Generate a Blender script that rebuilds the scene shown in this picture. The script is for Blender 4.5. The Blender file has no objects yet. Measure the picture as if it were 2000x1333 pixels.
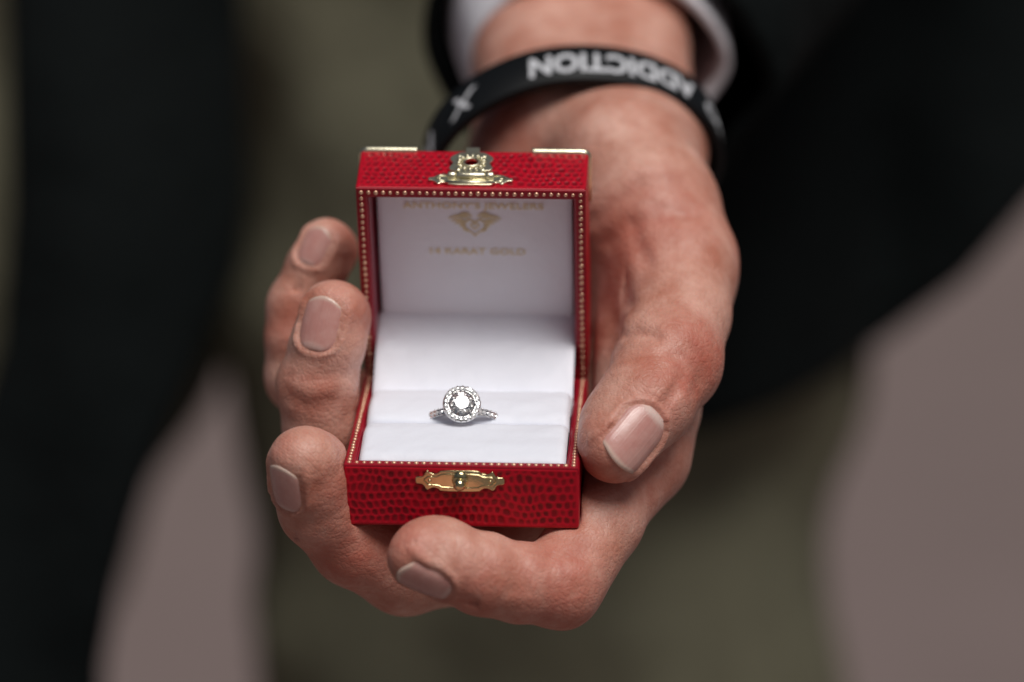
import bpy, bmesh, math, random
import numpy as np
from mathutils import Vector, Matrix
random.seed(7); np.random.seed(7)
scene = bpy.context.scene
COL = scene.collection
rad = math.radians

# ------------------------------------------------------------------ camera, sky, sun, exposure
FPX, D0, PITCH = 7368.0, 832.0, rad(14)          # focal length in photo pixels, focus depth (mm), downward pitch
RX = np.array([1.0, 0, 0]); UP = np.array([0, math.sin(PITCH), math.cos(PITCH)]); FW = np.array([0, math.cos(PITCH), -math.sin(PITCH)])
B0 = np.array([0.0, 0.0, 1000.0])                   # middle of the box's front upper edge (mm)
CAM = B0 - FW*D0 - RX*((900-1000)*D0/FPX) - UP*((666.5-911)*D0/FPX)
cd = bpy.data.cameras.new('camera'); cam = bpy.data.objects.new('camera', cd); COL.objects.link(cam)
cd.sensor_width = 36; cd.lens = FPX/2000*36; cd.clip_start = 0.05; cd.clip_end = 500
cam.location = Vector(CAM)*0.001; cam.rotation_euler = (rad(90)-PITCH, 0, 0)
cd.dof.use_dof = True; cd.dof.focus_distance = (D0+9)*0.001; cd.dof.aperture_fstop = 4.6
scene.camera = cam

SUN_EL, SUN_AZ = rad(64), rad(152)                  # azimuth from +Y clockwise: high, from the viewer's right
w = bpy.data.worlds.new("World"); scene.world = w; w.use_nodes = True
nt = w.node_tree; bg = nt.nodes['Background']
sk = nt.nodes.new('ShaderNodeTexSky'); sk.sky_type = 'NISHITA'; sk.sun_disc = False
sk.sun_elevation = SUN_EL; sk.sun_rotation = SUN_AZ; sk.air_density = 1.0; sk.dust_density = 6.0; sk.ozone_density = 0.6
nt.links.new(sk.outputs[0], bg.inputs[0]); bg.inputs[1].default_value = 0.05
sl = bpy.data.lights.new('sun', 'SUN'); so = bpy.data.objects.new('sun', sl); COL.objects.link(so)
sl.energy = 5.0; sl.angle = rad(32); sl.color = (1, 0.975, 0.95)
sdir = Vector((math.sin(SUN_AZ)*math.cos(SUN_EL), math.cos(SUN_AZ)*math.cos(SUN_EL), math.sin(SUN_EL)))
so.rotation_euler = (-sdir).to_track_quat('-Z', 'Y').to_euler(); so.location = (0, -1, 3)
vs = scene.view_settings
scene.display_settings.display_device = 'sRGB'
vs.view_transform = 'Standard'; vs.look = 'None'; vs.gamma = 1; vs.use_curve_mapping = False
vs.exposure = -0.98
cy = scene.cycles
cy.use_denoising = True; cy.max_bounces = 14; cy.transmission_bounces = 14; cy.glossy_bounces = 6; cy.diffuse_bounces = 7
cy.sample_clamp_indirect = 6; cy.use_adaptive_sampling = False

# ------------------------------------------------------------------ frames and helpers
def K(px, py, dz=0.0):                               # pixel of the photo + depth behind the focus plane -> camera-aligned mm
    s = (D0+dz)/FPX
    return np.array([(px-1000)*s, (666.5-py)*s, dz])
def toW(p):                                          # camera-aligned mm -> world mm
    p = np.asarray(p, float)
    return CAM + p[..., 0:1]*RX + p[..., 1:2]*UP + (p[..., 2:3]+D0)*FW
def dirW(v):
    v = np.asarray(v, float); return v[0]*RX + v[1]*UP + v[2]*FW
def W(px, py, dz=0.0): return toW(K(px, py, dz))

def mesh_obj(name, verts, faces, mat=None, parent=None, smooth=True, mm=True):
    me = bpy.data.meshes.new(name)
    v = np.asarray(verts, float)*(0.001 if mm else 1)
    me.from_pydata(v.tolist(), [], [tuple(int(i) for i in f) for f in faces] if not isinstance(faces, np.ndarray) else faces.tolist())
    me.update()
    if smooth: me.shade_smooth()
    if mat: me.materials.append(mat)
    o = bpy.data.objects.new(name, me); COL.objects.link(o)
    if parent: o.parent = parent
    return o
def fast_obj(name, verts, quads, mat, parent=None):
    me = bpy.data.meshes.new(name); n = len(verts); m = len(quads)
    me.vertices.add(n); me.vertices.foreach_set('co', (np.asarray(verts, np.float32)*0.001).ravel())
    me.loops.add(4*m); me.loops.foreach_set('vertex_index', np.asarray(quads, np.int32).ravel())
    me.polygons.add(m); me.polygons.foreach_set('loop_start', np.arange(0, 4*m, 4, dtype=np.int32)); me.polygons.foreach_set('loop_total', np.full(m, 4, np.int32))
    me.update(calc_edges=True); me.validate(); me.shade_smooth(); me.materials.append(mat)
    o = bpy.data.objects.new(name, me); COL.objects.link(o)
    if parent: o.parent = parent
    return o
def attr(o, name, vals):
    a = o.data.attributes.new(name, 'FLOAT', 'POINT'); a.data.foreach_set('value', np.asarray(vals, np.float32))
def tag(o, label, cat, group=None, kind=None):
    if label: o['label'] = label
    if cat: o['category'] = cat
    if group: o['group'] = group
    if kind: o['kind'] = kind
    return o
def empty(name, locmm):
    o = bpy.data.objects.new(name, None); COL.objects.link(o); o.empty_display_size = 0.01
    return o

# ---- materials
def mat(name, col, rough=0.5, metal=0.0, **kw):
    m = bpy.data.materials.new(name); m.use_nodes = True
    b = m.node_tree.nodes['Principled BSDF']
    b.inputs['Base Color'].default_value = (*col, 1); b.inputs['Roughness'].default_value = rough; b.inputs['Metallic'].default_value = metal
    for k, v in kw.items(): b.inputs[k].default_value = v
    return m
def N(m, t, **kw):
    n = m.node_tree.nodes.new(t)
    for k, v in kw.items():
        if hasattr(n, k): setattr(n, k, v)
        else: n.inputs[k].default_value = v
    return n
def L(m, a, b): m.node_tree.links.new(a, b)
def PB(m): return m.node_tree.nodes['Principled BSDF']
def coords(m): return N(m, 'ShaderNodeTexCoord').outputs['Object']
def noise(m, scale, detail=4, rough=0.6, vec=None):
    n = N(m, 'ShaderNodeTexNoise'); n.inputs['Scale'].default_value = scale; n.inputs['Detail'].default_value = detail; n.inputs['Roughness'].default_value = rough
    L(m, vec if vec is not None else coords(m), n.inputs['Vector']); return n.outputs['Fac']
def ramp(m, fac, stops):
    r = N(m, 'ShaderNodeValToRGB'); e = r.color_ramp.elements
    while len(e) < len(stops): e.new(0.5)
    for i, (p, c) in enumerate(stops): e[i].position = p; e[i].color = (*c, 1) if len(c) == 3 else c
    L(m, fac, r.inputs['Fac']); return r.outputs['Color']
def math_(m, op, a, b=None, c=None):
    n = N(m, 'ShaderNodeMath', operation=op)
    for i, x in enumerate((a, b, c)):
        if x is None: continue
        if isinstance(x, (int, float)): n.inputs[i].default_value = x
        else: L(m, x, n.inputs[i])
    return n.outputs[0]
def mixc(m, fac, a, b, mode='MIX'):
    n = N(m, 'ShaderNodeMix', data_type='RGBA', blend_type=mode)
    for s, x in ((0, fac), (6, a), (7, b)):
        if isinstance(x, (int, float)): n.inputs[s].default_value = x
        elif isinstance(x, tuple): n.inputs[s].default_value = (*x, 1)
        else: L(m, x, n.inputs[s])
    return n.outputs[2]
def bump(m, h, strength=0.3, dist=0.0002, prev=None):
    b = N(m, 'ShaderNodeBump'); b.inputs['Strength'].default_value = strength; b.inputs['Distance'].default_value = dist
    L(m, h, b.inputs['Height'])
    if prev is not None: L(m, prev, b.inputs['Normal'])
    return b.outputs['Normal']
def getattr_(m, name):
    return N(m, 'ShaderNodeAttribute', attribute_name=name).outputs['Fac']

# skin
SKIN = mat('skin', (0.6, 0.36, 0.28), 0.5)
b = PB(SKIN)
n1 = noise(SKIN, 90, 5, 0.6); n2 = noise(SKIN, 420, 3, 0.6); n3 = noise(SKIN, 1900, 3, 0.7)
c0 = ramp(SKIN, n1, [(0.33, (0.49, 0.20, 0.135)), (0.66, (0.74, 0.435, 0.345))])
c1 = mixc(SKIN, math_(SKIN, 'MULTIPLY', ramp(SKIN, n2, [(0.42, (0, 0, 0)), (0.75, (1, 1, 1))]), 0.22), c0, (0.55, 0.215, 0.145))
c2 = mixc(SKIN, math_(SKIN, 'MULTIPLY', getattr_(SKIN, 'flush'), math_(SKIN, 'MULTIPLY_ADD', n2, 1.1, 0.3)), c1, (0.48, 0.125, 0.085))
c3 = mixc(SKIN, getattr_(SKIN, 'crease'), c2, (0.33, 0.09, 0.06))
L(SKIN, c3, b.inputs['Base Color'])
b.inputs['Subsurface Weight'].default_value = 0.22; b.inputs['Subsurface Radius'].default_value = (1.0, 0.35, 0.2); b.inputs['Subsurface Scale'].default_value = 0.0022
b.inputs['Specular IOR Level'].default_value = 0.42
vor = N(SKIN, 'ShaderNodeTexVoronoi', feature='DISTANCE_TO_EDGE'); vor.inputs['Scale'].default_value = 700
L(SKIN, coords(SKIN), vor.inputs['Vector'])
fp = math_(SKIN, 'MULTIPLY', math_(SKIN, 'SINE', math_(SKIN, 'MULTIPLY', getattr_(SKIN, 'ridge'), 2*math.pi/0.5)), getattr_(SKIN, 'pad'))
mp = N(SKIN, 'ShaderNodeMapping'); mp.inputs['Scale'].default_value = (1.0, 0.35, 1.0); mp.inputs['Rotation'].default_value = (0.4, 0.3, 0.7); L(SKIN, coords(SKIN), mp.inputs['Vector'])
n4 = noise(SKIN, 1500, 4, 0.65, mp.outputs['Vector'])
bn = bump(SKIN, n3, 0.4, 0.0002)
bn = bump(SKIN, n4, 0.3, 0.0003, bn)
bn = bump(SKIN, ramp(SKIN, vor.outputs['Distance'], [(0.0, (0, 0, 0)), (0.2, (1, 1, 1))]), 0.28, 0.0002, bn)
bn = bump(SKIN, n2, 0.4, 0.0008, bn)
bn = bump(SKIN, fp, 0.16, 0.00012, bn)
L(SKIN, bn, b.inputs['Normal'])
L(SKIN, ramp(SKIN, n2, [(0.3, (0.36,)*3), (0.7, (0.56,)*3)]), b.inputs['Roughness'])
# nail
NAIL = mat('nail_keratin', (0.6, 0.38, 0.33), 0.22, **{'Specular IOR Level': .55})
b = PB(NAIL); e = getattr_(NAIL, 'tip'); lu = getattr_(NAIL, 'lunula')
nc = mixc(NAIL, lu, ramp(NAIL, noise(NAIL, 260, 3), [(0.35, (0.55, 0.265, 0.23)), (0.7, (0.62, 0.35, 0.305))]), (0.74, 0.56, 0.50))
L(NAIL, mixc(NAIL, e, nc, (0.70, 0.55, 0.45)), b.inputs['Base Color'])
b.inputs['Subsurface Weight'].default_value = 0.15; b.inputs['Subsurface Radius'].default_value = (1, .4, .3); b.inputs['Subsurface Scale'].default_value = 0.001
b.inputs['Coat Weight'].default_value = 0.2; b.inputs['Coat Roughness'].default_value = 0.2
ac = getattr_(NAIL, 'across'); nn_ = N(NAIL, 'ShaderNodeTexNoise', noise_dimensions='1D'); nn_.inputs['Scale'].default_value = 2.2; nn_.inputs['Detail'].default_value = 3; L(NAIL, ac, nn_.inputs['W'])
L(NAIL, bump(NAIL, nn_.outputs['Fac'], 0.4, 0.00025, bump(NAIL, noise(NAIL, 500, 2), 0.15, 0.0003)), b.inputs['Normal'])
# leather
def leather(name, base, cellcol):
    m = mat(name, base, 0.33); b = PB(m)
    n = noise(m, 250, 4)
    c = mixc(m, getattr_(m, 'cell'), ramp(m, n, [(0.3, tuple(x*0.85 for x in base)), (0.7, base)]), cellcol)
    L(m, c, b.inputs['Base Color'])
    L(m, ramp(m, noise(m, 900, 3), [(0.3, (0.28,)*3), (0.7, (0.42,)*3)]), b.inputs['Roughness'])
    L(m, bump(m, noise(m, 3500, 3), 0.25, 0.0001), b.inputs['Normal'])
    b.inputs['Specular IOR Level'].default_value = 0.32
    return m
LEATHER = leather('red_leather', (0.50, 0.0035, 0.018), (0.17, 0.0035, 0.009))
EDGE = mat('red_leather_edge', (0.29, 0.005, 0.016), 0.35, **{'Specular IOR Level': .3})
L(EDGE, bump(EDGE, noise(EDGE, 1500, 3), 0.3, 0.0001), PB(EDGE).inputs['Normal'])
INNER = mat('red_paper_lining', (0.30, 0.008, 0.03), 0.3)
GOLD = mat('polished_brass', (0.72, 0.63, 0.36), 0.2, 1.0)
L(GOLD, ramp(GOLD, noise(GOLD, 700, 4), [(0.3, (0.07,)*3), (0.75, (0.2,)*3)]), PB(GOLD).inputs['Roughness'])
L(GOLD, bump(GOLD, noise(GOLD, 1600, 3), 0.12, 0.0002), PB(GOLD).inputs['Normal'])
PALEGOLD = mat('pale_brass', (0.88, 0.82, 0.60), 0.33, 1.0)
L(PALEGOLD, bump(PALEGOLD, noise(PALEGOLD, 1500, 3), 0.2, 0.0002), PB(PALEGOLD).inputs['Normal'])
STUD = mat('rose_gold_foil', (0.74, 0.45, 0.30), 0.38, 0.7)
INK = mat('gold_foil_print', (0.72, 0.58, 0.33), 0.45, 0.15)
def satin(name, col):
    m = mat(name, col, 0.55); b = PB(m)
    b.inputs['Sheen Weight'].default_value = 0.25
    wv = N(m, 'ShaderNodeTexNoise'); wv.inputs['Scale'].default_value = 3200; wv.inputs['Detail'].default_value = 2
    L(m, coords(m), wv.inputs['Vector'])
    L(m, bump(m, noise(m, 70, 5), 0.45, 0.0014, bump(m, wv.outputs['Fac'], 0.2, 0.00015)), b.inputs['Normal'])
    return m
SATIN = satin('white_satin', (0.83, 0.855, 0.935))
PANEL = satin('lid_satin', (0.90, 0.91, 0.965))
SILVER = mat('white_gold', (0.75, 0.75, 0.74), 0.16, 1.0)
DIAMOND = mat('diamond', (1, 1, 1), 0.0, 0, **{'Transmission Weight': 1.0, 'IOR': 2.25})
PAVE = mat('pave_diamond', (0.95, 0.96, 0.97), 0.06, 0.55)
RUBBER = mat('black_silicone', (0.006, 0.007, 0.008), 0.5, **{'Specular IOR Level': .2})
PRINT = mat('white_print', (0.6, 0.61, 0.64), 0.6)
def cloth(name, a, c, sc=900, bs=0.4):
    m = mat(name, a, 0.95, **{'Specular IOR Level': .08}); b = PB(m)
    L(m, ramp(m, noise(m, 14, 5), [(0.3, a), (0.7, c)]), b.inputs['Base Color'])
    L(m, bump(m, noise(m, sc, 4), bs, 0.0008, bump(m, noise(m, 22, 3), 0.5, 0.012)), b.inputs['Normal'])
    return m
COAT = cloth('black_wool', (0.004, 0.0056, 0.0058), (0.007, 0.009, 0.0092))
OLIVE = cloth('olive_cotton', (0.122, 0.116, 0.08), (0.185, 0.176, 0.12))
SHIRT = cloth('white_cotton', (0.72, 0.71, 0.76), (0.78, 0.77, 0.81))
PAVING = mat('mauve_paving', (0.2, 0.16, 0.155), 0.9)
L(PAVING, ramp(PAVING, noise(PAVING, 3, 6), [(0.3, (0.152, 0.114, 0.106)), (0.7, (0.188, 0.142, 0.132))]), PB(PAVING).inputs['Base Color'])
L(PAVING, bump(PAVING, noise(PAVING, 120, 4), 0.4, 0.003), PB(PAVING).inputs['Normal'])

# ------------------------------------------------------------------ setting
g = mesh_obj('pavement', [(-60, -40, 0), (60, -40, 0), (60, 120, 0), (-60, 120, 0)], [(0, 1, 2, 3)], PAVING, smooth=False, mm=False)
g['kind'] = 'structure'

# ------------------------------------------------------------------ box frame
BW, BD, HB, HL = 52.2, 52.2, 14.8, 15.9
psi, roll, tilt, phi = rad(3.28), rad(-.41), rad(21.8), rad(76.5)   # turn, roll, slope to the view, opening of the lid
_x = np.array([math.cos(psi), -math.sin(psi), 0]); _y = np.array([math.sin(psi), math.cos(psi), 0]); _z = np.array([0, 0, 1.0])
_x, _z = _x*math.cos(roll)-_z*math.sin(roll), _x*math.sin(roll)+_z*math.cos(roll)
def _held(v): return dirW((v[0], v[1]*math.sin(tilt)+v[2]*math.cos(tilt), v[1]*math.cos(tilt)-v[2]*math.sin(tilt)))
XR, YB, ZU = _held(_x), _held(_y), _held(_z)         # the hand holds the box tipped towards the viewer
# base local (x, y back from front, z up, 0 = bottom) -> world
BO = B0 - ZU*HB
def base_w(p):
    p = np.asarray(p, float); return BO + p[..., 0:1]*XR + p[..., 1:2]*YB + p[..., 2:3]*ZU
HIN = B0 + YB*BD
LE = -math.cos(phi)*YB + math.sin(phi)*ZU           # along the lid, from the hinge to its front edge
LT = math.sin(phi)*YB + math.cos(phi)*ZU            # from the lid's rim to its outer top
def lid_w(p):                                       # lid local (x, s from hinge, t from rim plane)
    p = np.asarray(p, float); return HIN + p[..., 0:1]*XR + p[..., 1:2]*LE + p[..., 2:3]*LT

def vnoise(x, y, seed=0):
    r = np.random.RandomState(seed); t = r.rand(64, 64)
    xi = np.floor(x).astype(int); yi = np.floor(y).astype(int); fx = x-xi; fy = y-yi
    fx = fx*fx*(3-2*fx); fy = fy*fy*(3-2*fy)
    a = t[xi % 64, yi % 64]; b_ = t[(xi+1) % 64, yi % 64]; c = t[xi % 64, (yi+1) % 64]; d = t[(xi+1) % 64, (yi+1) % 64]
    return (a*(1-fx)+b_*fx)*(1-fy)+(c*(1-fx)+d*fx)*fy
def scales(u, v, seed):                             # lizard print: 1 inside a cell, 0 on the net between
    u = u+1.4*(vnoise(u/5, v/5, seed)-.5)+0.25*(vnoise(u/1.3, v/1.3, seed+3)-.5); v = v+1.9*(vnoise(u/7+9, v/8, seed+1)-.5)+0.4*(vnoise(u/1.7+9, v/1.9, seed+2)-.5)
    px, py = 1.74, 1.9
    row = np.floor(v/py); uu = u/px+0.5*(row % 2); cx = uu-np.floor(uu)-.5; cyy = v/py-row-.5
    k = np.floor(uu); rr = np.random.RandomState(seed).rand(97, 97)
    sz = 0.29+0.10*rr[(k % 97).astype(int), (row % 97).astype(int)]
    d = (np.abs(cx/sz)**2.6+np.abs(cyy/(sz*1.22))**2.6)**(1/2.6)
    tone = np.random.RandomState(seed+5).rand(89, 89)[(k % 89).astype(int), (row % 89).astype(int)]
    return np.clip((1.12-d)/0.42, 0, 1)*(0.6+0.4*tone)

def leather_box(name, fn, X, Y, Z, faces, parent, m, r=0.7, step=0.22):
    """outer skin of a box of size X,Y,Z (x centred); faces: list of (axis, sign, fine)"""
    VV, QQ, CC, off = [], [], [], 0
    half = np.array([X/2, Y/2, Z/2]); cen = np.array([0, Y/2, Z/2])
    for fi, (ax, sg, fine) in enumerate(faces):
        oth = [i for i in range(3) if i != ax]; st = step if fine else 0.9
        na = max(4, int(2*half[oth[0]]/st)); nb = max(4, int(2*half[oth[1]]/st))
        # denser at the borders so that the rounding stays smooth
        def line(n, h):
            t = np.linspace(-h, h, n+1); e = np.array([0.15, 0.35, 0.6])*r*1.2
            return np.unique(np.round(np.concatenate([t, -h+e, h-e]), 4))
        A, Bv = np.meshgrid(line(na, half[oth[0]]), line(nb, half[oth[1]]), indexing='ij')
        P = np.zeros(A.shape+(3,)); P[..., oth[0]] = A; P[..., oth[1]] = Bv; P[..., ax] = sg*half[ax]
        q = np.clip(P, -(half-r), half-r); nrm = P-q; nrm /= np.linalg.norm(nrm, axis=-1, keepdims=True)
        S = scales(A+40*fi+77, Bv+90, 11+fi)
        ed = np.minimum(half[oth[0]]-np.abs(A), half[oth[1]]-np.abs(Bv)); fade = np.clip((ed-0.5)/0.9, 0, 1)
        S = S*fade
        P = q+nrm*(r-0.2*S[..., None])
        P = P+cen
        n0, n1_ = A.shape; idx = np.arange(n0*n1_).reshape(n0, n1_)+off
        a, b_, c, d = idx[:-1, :-1], idx[1:, :-1], idx[1:, 1:], idx[:-1, 1:]
        quad = np.stack([a, b_, c, d], -1).reshape(-1, 4)
        flip = (sg > 0) == (ax == 1)
        if flip: quad = quad[:, ::-1]
        VV.append(P.reshape(-1, 3)); QQ.append(quad); CC.append(S.ravel()); off += n0*n1_
    o = fast_obj(name, fn(np.concatenate(VV)), np.concatenate(QQ), m, parent)
    attr(o, 'cell', np.concatenate(CC)); return o

def frame_ring(name, fn, x0, x1, y0, y1, wd, z0, z1, m, parent, bev=0.35):
    """flat rectangular frame (rim) with a small bevel"""
    prof = [(0, z0), (0, z1-bev), (bev*.3, z1-bev*.3), (bev, z1), (wd-bev, z1), (wd-bev*.3, z1-bev*.3), (wd, z1-bev), (wd, z0)]
    V, F = [], []
    for o_, z in prof: V += [(x0+o_, y0+o_, z), (x1-o_, y0+o_, z), (x1-o_, y1-o_, z), (x0+o_, y1-o_, z)]
    n = len(prof)
    for i in range(n):
        j = (i+1) % n
        for k in range(4):
            l = (k+1) % 4; F.append((i*4+k, i*4+l, j*4+l, j*4+k))
    return mesh_obj(name, fn(np.array(V, float)), F, m, parent, smooth=False)
def open_box(name, fn, x0, x1, y0, y1, z0, z1, m, parent):
    """inside walls and floor seen from within (z1 open), 0.4 thick"""
    t = 0.4; V = []; F = []
    def bx(a, b_, c, d, e, f):
        i = len(V)
        for z in (e, f):
            V.extend([(a, c, z), (b_, c, z), (b_, d, z), (a, d, z)])
        F.extend([(i, i+3, i+2, i+1), (i+4, i+5, i+6, i+7), (i, i+1, i+5, i+4), (i+1, i+2, i+6, i+5), (i+2, i+3, i+7, i+6), (i+3, i, i+4, i+7)])
    bx(x0-t, x0, y0-t, y1+t, z0, z1); bx(x1, x1+t, y0-t, y1+t, z0, z1)
    bx(x0, x1, y0-t, y0, z0, z1); bx(x0, x1, y1, y1+t, z0, z1)
    return mesh_obj(name, fn(np.array(V, float)), F, m, parent, smooth=False)

def strip_surface(name, fn, prof, x0, x1, m, parent, nx=70, edge=1.0, amp=0.15, seed=1, close=True):
    """a padded strip: profile (y,z) swept along x, ends rolled down by `edge`, soft unevenness"""
    prof = np.array(prof, float)
    t = np.linspace(0, 1, len(prof)); tt = np.linspace(0, 1, 60)
    py, pz = np.interp(tt, t, prof[:, 0]), np.interp(tt, t, prof[:, 1])
    k = np.array([1, 2, 3, 2, 1.])/9
    for _ in range(2):
        py[2:-2] = np.convolve(py, k, 'valid'); pz[2:-2] = np.convolve(pz, k, 'valid')
    xs = np.linspace(0, 1, nx); xs = x0+(x1-x0)*(0.5-0.5*np.cos(np.pi*xs))
    Xg, I = np.meshgrid(xs, np.arange(60), indexing='ij')
    Yg = np.broadcast_to(py, Xg.shape).copy(); Zg = np.broadcast_to(pz, Xg.shape).copy()
    e = np.minimum(Xg-x0, x1-Xg); Zg -= edge*np.exp(-e/0.55)
    Zg += amp*(vnoise(Xg/7+seed, Yg/5+tt[I]*4, seed)-.5)+amp*.5*(vnoise(Xg/2.6+seed*3, Yg/2.2+3, seed+5)-.5)
    P = np.stack([Xg, Yg, Zg], -1)
    idx = np.arange(nx*60).reshape(nx, 60)
    q = np.stack([idx[:-1, :-1], idx[1:, :-1], idx[1:, 1:], idx[:-1, 1:]], -1).reshape(-1, 4)
    o = fast_obj(name, fn(P.reshape(-1, 3)), q, m, parent)
    return o

def dome_mesh(name, r, h, m, seg=10):
    V = [(0, 0, h)]; F = []
    for ri, hz in ((0.55, 0.82), (0.88, 0.42), (1.0, 0.0)):
        for k in range(seg): a = 2*math.pi*k/seg; V.append((r*ri*math.cos(a), r*ri*math.sin(a), h*hz))
    for k in range(seg): F.append((0, 1+k, 1+(k+1) % seg))
    for j in range(2):
        for k in range(seg): a, b_ = 1+j*seg+k, 1+j*seg+(k+1) % seg; F.append((a, a+seg, b_+seg, b_))
    me = bpy.data.meshes.new(name); me.from_pydata((np.array(V)*.001).tolist(), [], F); me.update(); me.shade_smooth(); me.materials.append(m); return me
def inst(name, me, pos, ex, ey, ez, parent, sc=1.0):
    o = bpy.data.objects.new(name, me); COL.objects.link(o); o.parent = parent
    M = Matrix(((ex[0]*sc, ey[0]*sc, ez[0]*sc, pos[0]*.001), (ex[1]*sc, ey[1]*sc, ez[1]*sc, pos[1]*.001), (ex[2]*sc, ey[2]*sc, ez[2]*sc, pos[2]*.001), (0, 0, 0, 1)))
    o.matrix_world = M; return o

def plate(name, fn, loops, m, parent, thick=0.5, bev=0.12, z=0.0):
    """2-D outlines (first outer, then holes) -> bevelled plate; fn maps (u,v,w)->world"""
    cu = bpy.data.curves.new('tmp', 'CURVE'); cu.dimensions = '2D'; cu.fill_mode = 'BOTH'
    cu.extrude = max(thick/2-bev, 0.001); cu.bevel_depth = bev; cu.bevel_resolution = 2; cu.offset = -bev
    for lp in loops:
        s = cu.splines.new('POLY'); s.points.add(len(lp)-1); s.use_cyclic_u = True
        for p, (a, b_) in zip(s.points, lp): p.co = (a, b_, 0, 1)
    t = bpy.data.objects.new('tmp', cu); COL.objects.link(t)
    bpy.context.view_layer.update()
    dg = bpy.context.evaluated_depsgraph_get(); me = bpy.data.meshes.new_from_object(t.evaluated_get(dg)); bpy.data.objects.remove(t); bpy.data.curves.remove(cu)
    me.name = name
    co = np.empty(len(me.vertices)*3); me.vertices.foreach_get('co', co); co = co.reshape(-1, 3); co[:, 2] += z+thick/2
    me.vertices.foreach_set('co', (fn(co)*.001).ravel()); me.update(); me.materials.clear(); me.materials.append(m)
    o = bpy.data.objects.new(name, me); COL.objects.link(o); o.parent = parent
    return o
def text_mesh(name, s, size, fn, m, parent, bold=0.0, thick=0.05, shear=0.0, space=1.0, sub=0, width=None, align='CENTER'):
    cu = bpy.data.curves.new('tmp', 'FONT'); cu.body = s; cu.size = size; cu.align_x = align; cu.align_y = 'CENTER'
    cu.extrude = thick; cu.offset = bold; cu.shear = shear; cu.space_character = space; cu.resolution_u = 3
    t = bpy.data.objects.new('tmp', cu); COL.objects.link(t); bpy.context.view_layer.update()
    dg = bpy.context.evaluated_depsgraph_get(); me = bpy.data.meshes.new_from_object(t.evaluated_get(dg)); bpy.data.objects.remove(t); bpy.data.curves.remove(cu)
    me.name = name
    if sub:
        bm = bmesh.new(); bm.from_mesh(me); bmesh.ops.triangulate(bm, faces=bm.faces)
        for _ in range(sub): bmesh.ops.subdivide_edges(bm, edges=[e for e in bm.edges if e.calc_length() > size*0.12], cuts=1)
        bmesh.ops.triangulate(bm, faces=bm.faces); bm.to_mesh(me); bm.free()
    co = np.empty(len(me.vertices)*3); me.vertices.foreach_get('co', co); co = co.reshape(-1, 3)
    if width: co[:, 0] *= width/(co[:, 0].max()-co[:, 0].min())
    me.vertices.foreach_set('co', (fn(co)*.001).ravel()); me.update(); me.materials.clear(); me.materials.append(m)
    o = bpy.data.objects.new(name, me); COL.objects.link(o); o.parent = parent; return o

def uv_ball(name, fn, c, r, m, parent, seg=14, rings=9, sq=(1, 1, 1)):
    V, F = [], []
    for i in range(rings+1):
        th = math.pi*i/rings
        for k in range(seg):
            a = 2*math.pi*k/seg; V.append((c[0]+r*sq[0]*math.sin(th)*math.cos(a), c[1]+r*sq[1]*math.sin(th)*math.sin(a), c[2]+r*sq[2]*math.cos(th)))
    for i in range(rings):
        for k in range(seg): F.append((i*seg+k, (i+1)*seg+k, (i+1)*seg+(k+1) % seg, i*seg+(k+1) % seg))
    return mesh_obj(name, fn(np.array(V)), F, m, parent)
def tube(name, pts, radii, m, parent=None, seg=12, closed=False, caps=True):
    pts = [np.asarray(p, float) for p in pts]; n = len(pts); V, F = [], []
    up0 = np.array([0.13, 0.2, 1.0])
    for i, p in enumerate(pts):
        t = pts[(i+1) % n]-pts[i-1] if (closed or 0 < i < n-1) else (pts[1]-pts[0] if i == 0 else pts[-1]-pts[-2])
        t = t/np.linalg.norm(t); a = np.cross(t, up0); a /= np.linalg.norm(a); b_ = np.cross(t, a)
        r = radii[i] if hasattr(radii, '__len__') else radii
        for k in range(seg): V.append(p+r*(math.cos(2*math.pi*k/seg)*a+math.sin(2*math.pi*k/seg)*b_))
    for i in range(n if closed else n-1):
        j = (i+1) % n
        for k in range(seg): F.append((i*seg+k, i*seg+(k+1) % seg, j*seg+(k+1) % seg, j*seg+k))
    if caps and not closed: F.append(tuple(range(seg))[::-1]); F.append(tuple((n-1)*seg+k for k in range(seg)))
    return mesh_obj(name, np.array(V), F, m, parent)

# ------------------------------------------------------------------ the ring box
box = tag(empty('ring_box', BO), 'small red lizard print leather ring box standing open with white satin inside', 'ring box')
RIM = 2.5
base = leather_box('base', base_w, BW, BD, HB-0.3, [(1, -1, True), (0, -1, True), (0, 1, True), (1, 1, False), (2, -1, False)], box, LEATHER)
frame_ring('rim', base_w, -BW/2+0.12, BW/2-0.12, 0.12, BD-0.12, RIM, HB-1.6, HB, EDGE, base)
open_box('lining', base_w, -BW/2+RIM+.4, BW/2-RIM-.4, RIM+.4, BD-RIM-.4, 1.0, HB-0.6, INNER, base)
lid = leather_box('lid', lid_w, BW, BD, HL, [(1, 1, True), (0, 1, True), (0, -1, True), (1, -1, False), (2, 1, False)], box, LEATHER)
def lid_flip(p):                                    # ring helper with its top towards -t (the rim plane)
    p = np.array(p, float); p[..., 2] = -p[..., 2]; return lid_w(p)
frame_ring('rim', lid_flip, -BW/2+0.12, BW/2-0.12, 0.12, BD-0.12, RIM, -1.6, 0.25, EDGE, lid)
REC = 9.6
open_box('lining', lid_flip, -BW/2+RIM+.4, BW/2-RIM-.4, RIM+.4, BD-RIM-.4, -REC-1, -0.5, INNER, lid)
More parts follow.
